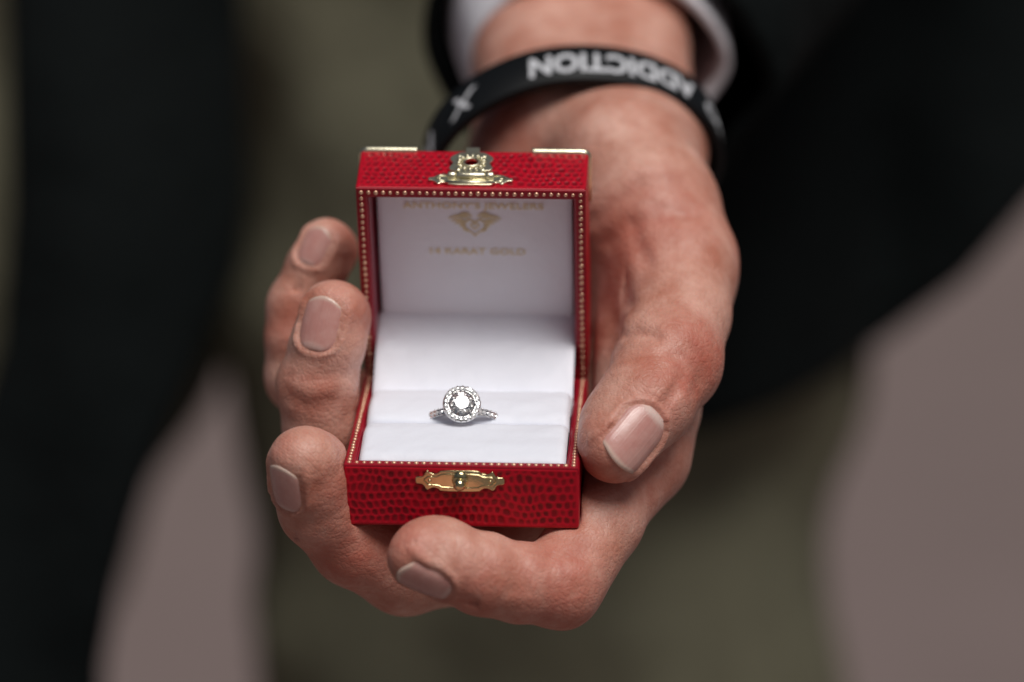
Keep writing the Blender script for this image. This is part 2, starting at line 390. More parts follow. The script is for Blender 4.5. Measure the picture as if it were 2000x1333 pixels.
# studs along both rims
stud = dome_mesh('gold_stud', 0.56, 0.42, STUD)
def studs(fn, ex, ey, ez, zz, parent, front_y, mir=1):
    x0 = BW/2-1.28; y0, y1 = 1.28, BD-1.28; pts = []
    n = 30
    for i in range(n+1): pts.append((-x0+2*x0*i/n, front_y))
    m_ = 31
    for i in range(1, m_+1):
        yy = front_y+(1 if front_y < BD/2 else -1)*(BD-2.56)*i/m_
        pts += [(-x0, yy), (x0, yy)]
    for x, y in pts:
        j = random.uniform(0.78, 1.05)
        inst('gold_stud', stud, fn(np.array((x+random.uniform(-.05, .05), y+random.uniform(-.05, .05), zz))), ex, ey, ez, parent, j)
studs(base_w, XR, YB, ZU, HB-0.02, base, 1.28)
studs(lid_w, XR, -LE, -LT, -0.23, lid, BD-1.28)
# satin: lid panel, flap over the hinge, two cushions
IX = BW/2-RIM-0.9
def panel_fn(p): return lid_w(p)
strip_surface('satin_panel', lid_flip, [(7.4, -REC-.8), (8.6, -REC), (14, -REC+.05), (30, -REC+.3), (45, -REC+.1), (BD-4, -REC), (BD-3, -REC-.6)], -IX+.3, IX-.3, PANEL, lid, edge=0.5, amp=0.12, seed=4)
def hin_fn(p):                                      # (x, b back from hinge, u up)
    p = np.asarray(p, float); return HIN + p[..., 0:1]*XR + p[..., 1:2]*YB + p[..., 2:3]*ZU
strip_surface('hinge_flap', hin_fn, [(-15, -3), (-13.5, 0.5), (-11.5, 2.6), (-8, 5.0), (-5, 7.3), (-3.2, 8.6), (-1.6, 9.2), (1, 9.7), (4, 11.0), (6, 12.4), (7.2, 13.2)], -23.1, 23.1, SATIN, box, edge=0.6, amp=0.4, seed=8)
CX = BW/2-RIM-0.6
strip_surface('back_cushion', hin_fn, [(-30.7, -5), (-30.6, -.5), (-30.0, 1.2), (-28.4, 2.3), (-24, 3.3), (-19, 3.3), (-15, 2.6), (-12.8, 1.5), (-11.6, 0.2), (-11.2, -4)], -CX, CX, SATIN, base, edge=1.8, amp=0.42, seed=12)
strip_surface('front_cushion', hin_fn, [(-49.2, -6), (-49.1, -1.5), (-48.7, -0.3), (-47, 0.6), (-43, 1.5), (-37, 2.1), (-33.4, 2.0), (-31.6, 1.4), (-30.9, 0.2), (-30.7, -5)], -CX, CX, SATIN, base, edge=1.5, amp=0.42, seed=21)
# printing in the lid: on the panel, 0.06 proud
def print_fn(s0, x0=0.0):
    def f(co):
        s = co[:, 1]+s0
        return lid_w(np.stack([co[:, 0]+x0, s, REC-0.42-0.0*s-co[:, 2]], -1))
    return f
text_mesh('shop_lettering', "ANTHONY\u2019S JEWELERS", 2.2, print_fn(41.4, -.2), INK, lid, thick=0.03, width=32.3, bold=0.02)
text_mesh('carat_lettering', "14 KARAT GOLD", 2.25, print_fn(28.9, .3), INK, lid, thick=0.03, width=22.0, bold=0.02)
# emblem: a heart outline between two sprays of scrolls
def emblem():
    V, F = [], []
    def ribbon(pts, wd):
        pts = np.array(pts, float); t = np.gradient(pts, axis=0); t /= np.linalg.norm(t, axis=1, keepdims=True)+1e-9
        nrm = np.stack([-t[:, 1], t[:, 0]], 1); n = len(pts); wv = np.full(n, wd) if np.isscalar(wd) else np.asarray(wd)
        i0 = len(V)
        for p, q, w_ in zip(pts, nrm, wv):
            for sgn in (1, -1):
                for zz in (0.03, -0.03): V.append((*(p+sgn*q*w_/2), zz))
        for i in range(n-1):
            a = i0+4*i; c = a+4
            F.extend([(a, a+2, c+2, c), (a+1, c+1, c+3, a+3), (a, c, c+1, a+1), (a+2, a+3, c+3, c+2)])
    th = np.linspace(0, 2*math.pi, 50)
    hx = 16*np.sin(th)**3; hy = 13*np.cos(th)-5*np.cos(2*th)-2*np.cos(3*th)-np.cos(4*th)
    ribbon(np.stack([hx*0.165, hy*0.17-0.2], 1), 0.34); ribbon(np.stack([hx*0.06, hy*0.06], 1), 0.3)
    for s in (-1, 1):
        for k, (x0, y0, x1, y1, bow) in enumerate([(1.0, 2.2, 6.2, 2.2, .8), (1.6, 1.0, 5.6, 1.5, .6), (2.0, 0.1, 4.7, .8, .5), (2.2, -.8, 3.6, 0.0, .4), (1.6, -1.8, 2.9, -1.0, .3), (.6, 2.9, 3.9, 3.1, .7)]):
            t = np.linspace(0, 1, 9)
            ribbon(np.stack([s*(x0+(x1-x0)*t), y0+(y1-y0)*t+bow*np.sin(math.pi*t)], 1), 0.15+0.55*np.sin(math.pi*np.clip(t, .05, .97)))
        t = np.linspace(0, 2*math.pi, 12); ribbon(np.stack([s*2.6+.6*np.cos(t), 3.0+.5*np.sin(t)], 1), .25)
    return np.array(V), F
ev, ef = emblem()
mesh_obj('heart_emblem', print_fn(36.0, 0)(ev*np.array([0.98, 0.9, 1])), ef, INK, lid, smooth=False)

# brass: latch plate on the base front
def front_fn(cx, cz):
    def f(p): p = np.asarray(p, float); return base_w(np.stack([p[..., 0]+cx, -p[..., 2]+0.05, p[..., 1]+cz], -1))
    return f
def half_outline(pts):                              # right half given top to bottom -> closed loop
    return [(x, y) for x, y in pts]+[(-x, y) for x, y in reversed(pts)]
def smooth_loop(pts, it=1):
    p = list(pts)
    for _ in range(it):
        q = []
        for i in range(len(p)):
            a, b_ = p[i], p[(i+1) % len(p)]
            q += [(a[0]*.8+b_[0]*.2, a[1]*.8+b_[1]*.2), (a[0]*.2+b_[0]*.8, a[1]*.2+b_[1]*.8)]
        p = q
    return p
out = [(4.2, 2.55), (4.8, 1.9), (5.8, 1.65), (6.7, 2.0), (7.2, 2.5), (7.55, 2.0), (8.0, 1.2), (8.5, .95), (9.85, .95), (9.85, -.75), (8.5, -.8), (8.0, -1.2), (7.6, -2.0), (7.2, -2.3), (6.6, -1.9), (5.8, -1.6), (4.9, -1.9), (4.2, -2.55)]
lf = front_fn(-0.2, HB-3.4)
lp = plate('latch_plate', lf, [smooth_loop(half_outline(out))], GOLD, base, thick=0.6, bev=0.16)
inn = [(3.9, 1.65), (4.8, 1.1), (6.2, .95), (7.0, 1.05), (8.1, 0.1), (7.0, -1.0), (6.2, -.95), (4.8, -1.1), (3.9, -1.6)]
lo = smooth_loop(half_outline(inn), 1)
ringp = [lf(np.array([[x, y, 0.62]]))[0] for x, y in lo]
tube('latch_border', ringp, 0.2, GOLD, base, seg=8, closed=True)
for s in (-1, 1): uv_ball('rivet', lf, (s*6.7, 0, 0.6), 0.38, GOLD, base, sq=(1, 1, .6))
uv_ball('latch_collar', lf, (0.05, 0.3, 0.6), 1.85, GOLD, base, sq=(1, 1.12, .55), seg=20)
uv_ball('latch_knob', lf, (0.05, -0.1, 2.3), 1.4, GOLD, base, seg=20, rings=14)
# brass: hinged hasp on the lid front (face s = BD)
def lidfront_fn(cx, ct):                            # u = x, v = towards the lid's outer top, w = out of the face
    def f(p): p = np.asarray(p, float); return lid_w(np.stack([p[..., 0]+cx, BD-0.05+p[..., 2], p[..., 1]+ct], -1))
    return f
hf = lidfront_fn(-0.2, 3.3)
outl = [(5.2, 2.0), (7.2, 1.9), (8.0, 1.1), (8.7, .6), (9.6, .6), (9.6, -.6), (8.7, -.6), (7.9, -1.3), (7.2, -2.2), (6.5, -1.5), (5.6, -1.4), (4.6, -2.4)]
plate('hinge_plate', hf, [smooth_loop(half_outline(outl))], PALEGOLD, lid, thick=0.55, bev=0.14)
ring2 = smooth_loop(half_outline([(6.9, 1.1), (7.7, .4), (8.0, 0.0), (7.4, -.5), (6.8, -.8), (5.2, -.9), (4, -1.4)][0:5]+[(6.2, -.9), (6.0, 1.1)]), 1)
for s in (-1, 1):
    uv_ball('rivet', hf, (s*7.0, .1, 0.55), 0.36, PALEGOLD, lid, sq=(1, 1, .6))
    tube('hinge_border', [hf(np.array([[s*x, y, .55]]))[0] for x, y in [(5.4, 1.3), (6.8, 1.25), (8.0, .1), (7.0, -1.0), (5.6, -.8)]], 0.2, PALEGOLD, lid, seg=8)
tube('hinge_bar', [hf(np.array([[x, -1.55, .55]]))[0] for x in (-5.6, 5.6)], 0.42, PALEGOLD, lid, seg=10)
for a, c, rr in ((-5.2, -3.4, .98), (-3.3, 3.3, .86), (3.4, 5.2, .98)):
    tube('hinge_knuckle', [hf(np.array([[x, .95, .75]]))[0] for x in (a, a+.15, c-.15, c)], [rr*.86, rr, rr, rr*.86], PALEGOLD, lid, seg=14)
plate('hinge_tongue', hf, [[(-3.1, .5), (3.1, .5), (2.2, -.35), (-2.2, -.35)]], GOLD, lid, thick=0.3, z=0.35)
# hasp: scalloped flower with a round hole and a tab
fl = lidfront_fn(-0.3, 8.4)
o2 = []
for k in range(72):
    a = 2*math.pi*k/72
    r_ = 4.1+0.75*abs(math.cos(2*(a)-math.pi/2))**2.2*1.5-0.25*math.cos(8*a)
    x, y = r_*math.cos(a), r_*math.sin(a)*1.02
    if y < -3.0: x *= 0.72
    o2.append((x*1.1, y))
hole = [(1.45*math.cos(2*math.pi*k/28), 1.45*math.sin(2*math.pi*k/28)+.2) for k in range(28)][::-1]
lift = 0.95
plate('hasp', fl, [o2, hole], PALEGOLD, lid, thick=0.6, bev=0.16, z=lift)
tube('hasp_hole_rim', [fl(np.array([[1.72*math.cos(2*math.pi*k/30), .2+1.72*math.sin(2*math.pi*k/30), lift+.62]]))[0] for k in range(30)], 0.3, PALEGOLD, lid, seg=8, closed=True)
for k in range(14):
    a = 2*math.pi*k/14+.1
    p0 = (2.25*math.cos(a), .2+2.25*math.sin(a), lift+.58); p1 = (3.4*math.cos(a+.12), .2+3.4*math.sin(a+.12), lift+.5)
    tube('hasp_petal', [fl(np.array([p0]))[0], fl(np.array([[(p0[0]+p1[0])/2, (p0[1]+p1[1])/2, lift+.68]]))[0], fl(np.array([p1]))[0]], [.2, .42, .3], PALEGOLD, lid, seg=8)
for a in (45, 135, 225, 315): uv_ball('hasp_boss', fl, (3.9*math.cos(rad(a)), 3.9*math.sin(rad(a)), lift+.55), .62, PALEGOLD, lid, sq=(1, 1, .55))
plate('hasp_tab', fl, [[(-1.7, 3.4), (1.7, 3.4), (1.55, 6.6), (-1.55, 6.6)]], PALEGOLD, lid, thick=0.6, bev=0.16, z=lift)
tube('hasp_neck', [fl(np.array([[x, -3.9, lift]]))[0] for x in (-2.9, 2.9)], .6, PALEGOLD, lid, seg=10)
# brass corner edging along the lid's outer edge
def edging(pts):
    V, F = [], []
    P = [np.array(p, float) for p in pts]
    return tube('corner_edging', [lid_w(p) for p in P], 0.95, PALEGOLD, lid, seg=14)
for s in (-1, 1):
    xe = BW/2-0.3; te = HL-0.1
    arc = [(s*(xe-1.3+1.3*math.sin(a)), BD-1.45+1.3*math.cos(a), te) for a in np.linspace(0, math.pi/2, 7)]
    edging([(s*(xe-12.6), BD-.15, te), (s*(xe-12.2), BD-.15, te), (s*(xe-6), BD-.15, te)]+arc+[(s*xe, BD-8, te), (s*xe, BD-13, te)])
# hinge at the back
tube('back_hinge', [hin_fn(np.array((x, 1.0, .2))) for x in (-14, 14)], 0.9, GOLD, base)

# ------------------------------------------------------------------ the ring
rng = tag(empty('diamond_ring', B0), 'white gold ring with a round halo diamond standing in the satin cushion', 'ring')
el = rad(47.5)
RHO = -math.cos(el)*YB+math.sin(el)*ZU              # from the ring's centre to the stone
TAU = math.sin(el)*YB+math.cos(el)*ZU               # across the band (up/back)
RHO0, TAU0 = RHO, TAU
_r = RHO+.10*XR; RHO = _r/np.linalg.norm(_r); RXR = XR-RHO*(XR@RHO); RXR /= np.linalg.norm(RXR); TAU = np.cross(RHO, RXR)
HEAD = W(902, 790, 16.5)                            # centre of the girdle
RC = HEAD-RHO0*12.0-ZU*.6; RR = 9.9
def ring_fn(p):                                     # (x, tau, rho) about the stone
    p = np.asarray(p, float); return HEAD+p[..., 0:1]*RXR+p[..., 1:2]*TAU*1.05+p[..., 2:3]*RHO
V, F = [], []; nb = 72
for i in range(nb):
    a = 2*math.pi*i/nb; dr = math.sin(a)*XR+math.cos(a)*RHO0
    up_ = max(0, math.cos(a)); wdt = .85; th = .8
    for (r_, t_) in ((RR-th/2, -wdt), (RR+th/2-.1, -wdt), (RR+th/2, -wdt+.15), (RR+th/2, wdt-.15), (RR+th/2-.1, wdt), (RR-th/2, wdt)): V.append(RC+dr*r_+TAU0*t_)
for i in range(nb):
    j = (i+1) % nb
    for k in range(6): F.append((i*6+k, j*6+k, j*6+(k+1) % 6, i*6+(k+1) % 6))
mesh_obj('band', np.array(V), F, SILVER, rng, smooth=False)
def brilliant(name, R, m):
    V, F = [], []; n = 16
    def ringv(r, z, off, cnt): 
        i0 = len(V)
        for k in range(cnt): a = 2*math.pi*(k+off)/cnt; V.append((r*math.cos(a), r*math.sin(a), z))
        return i0
    t = ringv(.55*R, .32*R, 0, 8); s_ = ringv(.77*R, .19*R, .5, 8); g1 = ringv(R, .03*R, 0, n); g2 = ringv(R, -.03*R, 0, n); pv = ringv(.45*R, -.52*R, .5, 8); V.append((0, 0, -.86*R)); cu = len(V)-1
    F.append(tuple(t+k for k in range(8)))
    for k in range(8):
        k2 = (k+1) % 8
        F.append((t+k, s_+k, t+k2)); ga, gb, gc = g1+2*k, g1+2*k+1, g1+(2*k+2) % n
        F += [(t+k, ga, s_+k), (s_+k, ga, gb), (s_+k, gb, gc), (t+k2, s_+k, gc)]
    for k in range(n): F.append((g1+k, g2+k, g2+(k+1) % n, g1+(k+1) % n))
    for k in range(8):
        k0 = (k-1) % 8
        ga, gb, gc = g2+2*k, g2+2*k+1, g2+(2*k+2) % n
        F += [(pv+k, gb, ga), (pv+k, gc, gb), (pv+k, cu, pv+(k+1) % 8), (pv+k, pv+(k+1) % 8, gc)]
    bm = bmesh.new(); vs_ = [bm.verts.new(np.array(v)*.001) for v in V]
    for f in F: bm.faces.new([vs_[i] for i in f])
    bmesh.ops.recalc_face_normals(bm, faces=bm.faces); me = bpy.data.meshes.new(name); bm.to_mesh(me); bm.free(); me.materials.append(m); return me
inst('centre_diamond', brilliant('centre_diamond', 3.05, DIAMOND), ring_fn(np.array((0, 0, .35))), RXR, TAU, RHO, rng)
tiny = brilliant('halo_diamond', 0.5, PAVE)
nh = 22
for k in range(nh):
    a = 2*math.pi*k/nh; rr = 3.74*(1-0.05*math.cos(4*a))
    p = ring_fn(np.array((rr*math.cos(a), rr*math.sin(a), .35)))
    nn = RHO+0.3*(math.cos(a)*RXR+math.sin(a)*TAU)+np.random.uniform(-.14, .14, 3); nn /= np.linalg.norm(nn); ex = np.cross(TAU, nn); ex /= np.linalg.norm(ex); ey = np.cross(nn, ex)
    inst('halo_diamond', tiny, p, ex, ey, nn, rng, 1.05)
tube('halo_setting', [ring_fn(np.array((3.72*math.cos(a), 3.72*math.sin(a), -.15))) for a in np.linspace(0, 2*math.pi, 48)[:-1]], .62, SILVER, rng, seg=8, closed=True)
tube('inner_gallery', [ring_fn(np.array((3.1*math.cos(a), 3.1*math.sin(a), .15))) for a in np.linspace(0, 2*math.pi, 40)[:-1]], .16, SILVER, rng, seg=6, closed=True)
for k in range(nh):
    a = 2*math.pi*(k+.5)/nh
    uv_ball('halo_bead', ring_fn, (4.2*math.cos(a), 4.2*math.sin(a), .2), .2, SILVER, rng, seg=6, rings=4)
for k in range(4):
    a = math.pi/4+k*math.pi/2
    tube('prong', [ring_fn(np.array((r_*math.cos(a), r_*math.sin(a), z_))) for r_, z_ in ((1.3, -2.6), (2.8, -.6), (3.05, .6), (2.65, 1.1))], [.3, .3, .3, .22], SILVER, rng, seg=8)
tube('setting_base', [ring_fn(np.array((1.5*math.cos(a), 1.5*math.sin(a), -2.2))) for a in np.linspace(0, 2*math.pi, 24)[:-1]], .35, SILVER, rng, seg=6, closed=True)
for s in (-1, 1):
    for k in range(8):
        a = s*(rad(22)+k*rad(6.6)); dr = math.sin(a)*XR+math.cos(a)*RHO0; ex = np.cross(TAU0, dr)
        inst('band_diamond', tiny, RC+dr*(RR+.42), ex, TAU0, dr, rng, 1.0)
        for t_ in (-.8, .8):
            a2 = a+s*rad(3.3); dr2 = math.sin(a2)*XR+math.cos(a2)*RHO0
            uv_ball('band_bead', lambda p: p, RC+dr2*(RR+.4)+TAU0*t_, .2, SILVER, rng, seg=6, rings=4)

# ------------------------------------------------------------------ signed distance tools for the body and the clothes
def surface_nets(f, org, h):
    ins = f < 0; nx, ny, nz = f.shape
    c = np.zeros((nx-1, ny-1, nz-1), np.uint8)
    for i in (0, 1):
        for j in (0, 1):
            for k in (0, 1): c += ins[i:nx-1+i, j:ny-1+j, k:nz-1+k]
    act = np.argwhere((c > 0) & (c < 8)); idm = np.full(c.shape, -1, np.int32); idm[tuple(act.T)] = np.arange(len(act))
    val = {}
    for i in (0, 1):
        for j in (0, 1):
            for k in (0, 1): val[i, j, k] = f[act[:, 0]+i, act[:, 1]+j, act[:, 2]+k]
    acc = np.zeros((len(act), 3)); cnt = np.zeros(len(act))
    for a in val:
        for ax in range(3):
            if a[ax] == 1: continue
            b_ = list(a); b_[ax] = 1; b_ = tuple(b_); va, vb = val[a], val[b_]
            m_ = (va < 0) != (vb < 0); t = np.where(m_, va/np.where(m_, va-vb, 1), 0)
            p = np.zeros((len(act), 3)); p[:] = a; p[:, ax] = t
            acc += p*m_[:, None]; cnt += m_
    V = org+(act+acc/cnt[:, None])*h
    Q = []
    for ax in range(3):
        o1, o2_ = [(1, 2), (2, 0), (0, 1)][ax]
        s0 = [slice(None)]*3; s1 = [slice(None)]*3; s0[ax] = slice(0, -1); s1[ax] = slice(1, None)
        ch = ins[tuple(s0)] != ins[tuple(s1)]; e = np.argwhere(ch)
        e = e[(e[:, o1] > 0) & (e[:, o2_] > 0) & (e[:, o1] < f.shape[o1]-1) & (e[:, o2_] < f.shape[o2_]-1)]
        d1 = np.zeros(3, int); d1[o1] = 1; d2 = np.zeros(3, int); d2[o2_] = 1
        q = np.stack([idm[tuple((e-d1-d2).T)], idm[tuple((e-d2).T)], idm[tuple(e.T)], idm[tuple((e-d1).T)]], 1)
        fl_ = ~ins[tuple(e.T)]; q[fl_] = q[fl_][:, ::-1]; Q.append(q)
    return V, np.concatenate(Q)
def cone_sd(P, a, b_, ra, rb):
    ba = b_-a; l2 = ba@ba; t = np.clip(((P-a)@ba)/l2, 0, 1)
    return np.linalg.norm(P-a-t[..., None]*ba, axis=-1)-(ra+(rb-ra)*t*t*(3-2*t))
def smin(a, b_, k):
    h = np.clip(0.5+0.5*(b_-a)/k, 0, 1); return b_*(1-h)+a*h-k*h*(1-h)
class Field:
    def __init__(s, lo, hi, h):
        s.lo = np.array(lo, float); s.h = h; n = np.ceil((np.array(hi)-s.lo)/h).astype(int)+1; s.n = n
        s.f = np.full(n, 30.0, np.float32)
    def block(s, lo, hi):
        i0 = np.clip(np.floor((lo-s.lo)/s.h).astype(int), 0, s.n); i1 = np.clip(np.ceil((hi-s.lo)/s.h).astype(int)+1, 0, s.n)
        sl_ = tuple(slice(a, b_) for a, b_ in zip(i0, i1))
        ax = [(s.lo[i]+s.h*np.arange(i0[i], i1[i])).astype(np.float32) for i in range(3)]
        return sl_, np.stack(np.meshgrid(*ax, indexing='ij'), -1)
    def chain(s, pts, radii, k=3.0, pad=12.0):
        """smooth union of round cones along pts, as a field of its own (block, values)"""
        P = np.array(pts); R_ = max(radii)+pad
        sl_, X = s.block(P.min(0)-R_, P.max(0)+R_); d = None
        for i in range(len(P)-1):
            c = cone_sd(X, P[i].astype(np.float32), P[i+1].astype(np.float32), radii[i], radii[i+1]); d = c if d is None else smin(d, c, k)
        return sl_, d, X
    def sample(s, p):
        q = (p-s.lo)/s.h; i = np.clip(np.floor(q).astype(int), 0, s.n-2); t = q-i; r = 0
        for a in (0, 1):
            for b_ in (0, 1):
                for c in (0, 1):
                    w_ = (t[..., 0] if a else 1-t[..., 0])*(t[..., 1] if b_ else 1-t[..., 1])*(t[..., 2] if c else 1-t[..., 2])
                    r = r+w_*s.f[i[..., 0]+a, i[..., 1]+b_, i[..., 2]+c]
        return r
    def grad(s, p):
        e = s.h*0.8; g = np.stack([s.sample(p+np.eye(3)[i]*e)-s.sample(p-np.eye(3)[i]*e) for i in range(3)], -1)
        return g/(np.linalg.norm(g, axis=-1, keepdims=True)+1e-9)

# ------------------------------------------------------------------ the hand (camera-aligned mm, left hand, palm up)
H = Field(K(505, 1255, -25), K(1470, -160, 185), 0.7)
H.lo = np.array([-62.0, -76.0, -24.0]); HI = np.array([66.0, 150.0, 215.0])
H.n = np.ceil((HI-H.lo)/H.h).astype(int)+1; H.f = np.full(H.n, 30.0, np.float32)
WR = K(1165, 262, 95); AX = np.array([-0.05, 0.52, 0.85]); AX /= np.linalg.norm(AX)
mcp = {'index': K(1243, 885, 33), 'middle': K(1110, 985, 52), 'ring': K(985, 950, 70), 'little': K(850, 835, 82)}
# palm and forearm
xr = np.array([1.0, 0.05, 0.0])
palm = []
palm.append(([WR+xr*7.5-AX*4, K(1285, 560, 62), mcp['index']], [17.5, 14, 10.5]))
palm.append(([WR+xr*3, K(1150, 640, 80), mcp['middle']], [17.5, 14, 11]))
palm.append(([WR-xr*7, K(1020, 640, 92), mcp['ring']], [17.5, 14, 10.5]))
palm.append(([WR-xr*11, K(940, 560, 98), mcp['little']], [16.5, 14, 9.5]))
palm.append(([WR+xr*9, WR+xr*9+AX*130], [16.2, 22]))
palm.append(([WR-xr*11, WR-xr*10.5+AX*130], [17, 23]))
thumb = [K(1212, 315, 72), K(1322, 515, 50), K(1306, 705, 24), K(1203, 868, 6)]
palm.append(([thumb[0], K(1265, 420, 60), thumb[1]], [17, 16.5, 12.0]))
palm.append(([K(1300, 600, 50), K(1285, 800, 40)], [7, 7.5]))          # web between thumb and index
first = True
pf = np.full(H.n, 30.0, np.float32)
for pts, rs in palm:
    sl_, d, _ = H.chain(pts, rs, 5, 16); pf[sl_] = smin(pf[sl_], d, 9.0)
# fingers: joints from the knuckle to the tip
fingers = {
    'index': ([mcp['index'], K(1172, 1020, 17), K(1092, 1143, 6), K(1015, 1140, 1), K(944, 1122, -2), K(880, 1098, -5), K(824, 1087, -7)], [11.0, 9.6, 9.6, 8.6, 8.9, 8.2, 7.6]),
    'middle': ([mcp['middle'], K(950, 1085, 38), K(790, 1112, 27), K(690, 1065, 19), K(624, 990, 11), K(606, 940, 6), K(594, 903, 2)], [11.8, 10.4, 10.2, 9.2, 9.0, 8.6, 8.0]),
    'ring': ([mcp['ring'], K(800, 980, 55), K(655, 935, 42), K(630, 835, 35), K(620, 755, 32), K(640, 670, 29), K(650, 612, 28)], [11.2, 9.8, 9.6, 8.9, 9.0, 8.2, 7.7]),
    'little': ([mcp['little'], K(690, 800, 64), K(592, 735, 55), K(583, 660, 53), K(586, 600, 53), K(618, 525, 52), K(636, 480, 51)], [10, 8.8, 8.6, 7.6, 7.6, 6.9, 6.5]),
    'thumb': ([thumb[1], K(1330, 610, 36), thumb[2], K(1262, 785, 14), thumb[3]], [12.6, 11.4, 12.0, 10.6, 8.7]),
}
pads = {   # swelling on the palm side of each tip
    'index': (K(850, 1074, -4), 7.3), 'middle': (K(612, 905, 8), 7.6), 'ring': (K(662, 620, 33), 7.4), 'little': (K(650, 490, 56), 6.0), 'thumb': (K(1205, 830, 12), 8.6),
}
fld = pf.copy()
own = {}
for nm, (pts, rs) in fingers.items():
    sl_, d, X = H.chain(pts, rs, 2.2, 14)
    c, r_ = pads[nm]; d = smin(d, np.linalg.norm(X-c.astype(np.float32), axis=-1)-r_, 3.0)
    k = 8.0 if nm != 'thumb' else 9.0
    h_ = smin(pf[sl_], d, k)
    fld[sl_] = np.where(np.minimum(h_, fld[sl_]) < 30, smin(fld[sl_], h_, 0.6), fld[sl_])
H.f = fld
# make room for the box: flesh yields where it is pressed
sl_, X = H.block(np.array([-62., -76, -24]), np.array([66., 60, 90]))
Xw = toW(X.reshape(-1, 3).astype(float)); rel = Xw-BO
def rbox(q, c, hs, r):
    d = np.abs(q-c)-(hs-r); return np.linalg.norm(np.maximum(d, 0), axis=-1)+np.minimum(d.max(-1), 0)-r
qb = np.stack([rel@XR, rel@YB, rel@ZU], -1)
sb = rbox(qb, np.array([0, BD/2, HB/2]), np.array([BW/2, BD/2, HB/2])+.15, 1.0)
rel = Xw-HIN; ql = np.stack([rel@XR, rel@LE, rel@LT], -1)
sb = np.minimum(sb, rbox(ql, np.array([0, BD/2, HL/2]), np.array([BW/2, BD/2, HL/2])+.5, 1.0)).reshape(X.shape[:-1]).astype(np.float32)
H.f[sl_] = -smin(-H.f[sl_], sb, 1.2)
del X, Xw, rel, qb, ql, sb

# nails: frame (centre, direction to the tip, outward), half width, length
nails = {   # point on the finger's axis, direction to the tip, outward, half width, length
    'thumb': (K(1203, 868, 6.5), (-0.50, -0.69, -0.52), (0.50, 0.14, -0.82), 6.0, 15.0),
    'index': (K(826, 1087, -7), (-0.93, 0.16, -0.32), (0.05, -0.84, -0.54), 4.9, 12.0),
    'middle': (K(597, 908, 3), (-0.23, 0.70, -0.67), (-0.62, -0.52, -0.58), 5.0, 11.5),
    'ring': (K(647, 628, 28), (0.17, 0.97, -0.14), (-0.34, 0.0, -0.94), 4.9, 12.5),
    'little': (K(634, 484, 51), (0.34, 0.93, -0.10), (-0.40, 0.0, -0.91), 3.8, 9.5),
}
NG = {}
for nm, (c, a, n_, hw, ln) in nails.items():
    a = np.array(a); a /= np.linalg.norm(a); n_ = np.array(n_); n_ -= a*(n_@a); n_ /= np.linalg.norm(n_); s_ = np.cross(a, n_)
    nu, nv = 17, 23
    U, Vv = np.meshgrid(np.linspace(-1, 1, nu), np.linspace(0, 1, nv), indexing='ij')
    # rounded at the cuticle, gently curved free edge
    y = (Vv-.5)*ln; wd = hw*np.sqrt(np.clip(1-np.clip((0.30-Vv)/0.34, 0, 1)**2.2, 0, 1)); wd = wd*(1-0.10*np.clip((Vv-.8)/.2, 0, 1)**2)
    y = y-2.3*(U**2)*np.clip((Vv-.5)/.5, 0, 1)
    x = U*wd
    P = c+x[..., None]*s_+y[..., None]*a+n_*15
    t = np.zeros(P.shape[:-1]); hit = np.zeros_like(t, bool)
    for _ in range(60):
        d = H.sample(P-n_*t[..., None]); t = np.where(d > .03, t+np.clip(d, .03, 2)*.8, t)
        t = np.minimum(t, 24)
    # fit a smooth arched plate through the hit depths
    A = np.stack([np.ones(t.size), (x/hw).ravel(), (y/ln).ravel(), (x/hw).ravel()**2, (y/ln).ravel()**2], 1)
    good = t.ravel() < 20
    co, *_ = np.linalg.lstsq(A[good], t.ravel()[good], rcond=None)
    co[3] = np.clip(co[3], 1.2, 2.6)*1.0; co[4] = np.clip(co[4], 0.2, 1.6)
    fit = (A@co).reshape(t.shape)
    mid = np.median((t-fit).ravel()[good]); fit = fit+mid
    S_ = P-n_*fit[..., None]
    NG[nm] = (S_, n_, a, s_, U, Vv, ln, c, hw)
    # press a shallow bed under the plate with a fold round it
    lo_, hi_ = S_.reshape(-1, 3).min(0)-5, S_.reshape(-1, 3).max(0)+5
    sl_, X = H.block(lo_, hi_); Q = X-c.astype(np.float32)
    qx, qy, qz = Q@s_.astype(np.float32), Q@a.astype(np.float32), Q@n_.astype(np.float32)
    A2 = co[0]+mid+co[1]*qx/hw+co[2]*qy/ln+co[3]*(qx/hw)**2+co[4]*(qy/ln)**2
    above = qz-(15-A2)                               # height above the plate surface
    inx = (hw+.1)-np.abs(qx); iny0 = qy+ln*.5; iny1 = ln*.5+2.5-qy
    rr_ = np.hypot(np.maximum(0, np.abs(qx)/hw*1.0), np.clip((.30-(qy/ln+.5))/.34, 0, 1)**1.1)
    lat = np.minimum(np.minimum(inx, iny1), (1-rr_)*hw+.12)
    cut = np.maximum(-lat, -above-0.5)              # remove flesh above the plate, inside its outline
    H.f[sl_] = -smin(-H.f[sl_], cut.astype(np.float32), 0.5)

HV, HQ = surface_nets(H.f, H.lo, H.h)
for _ in range(2):
    g_ = H.grad(HV); HV = HV-g_*np.clip(H.sample(HV), -.3, .3)[:, None]
# drop the open end of the forearm: keep faces only (end sits inside the sleeve)
HN = H.grad(HV)
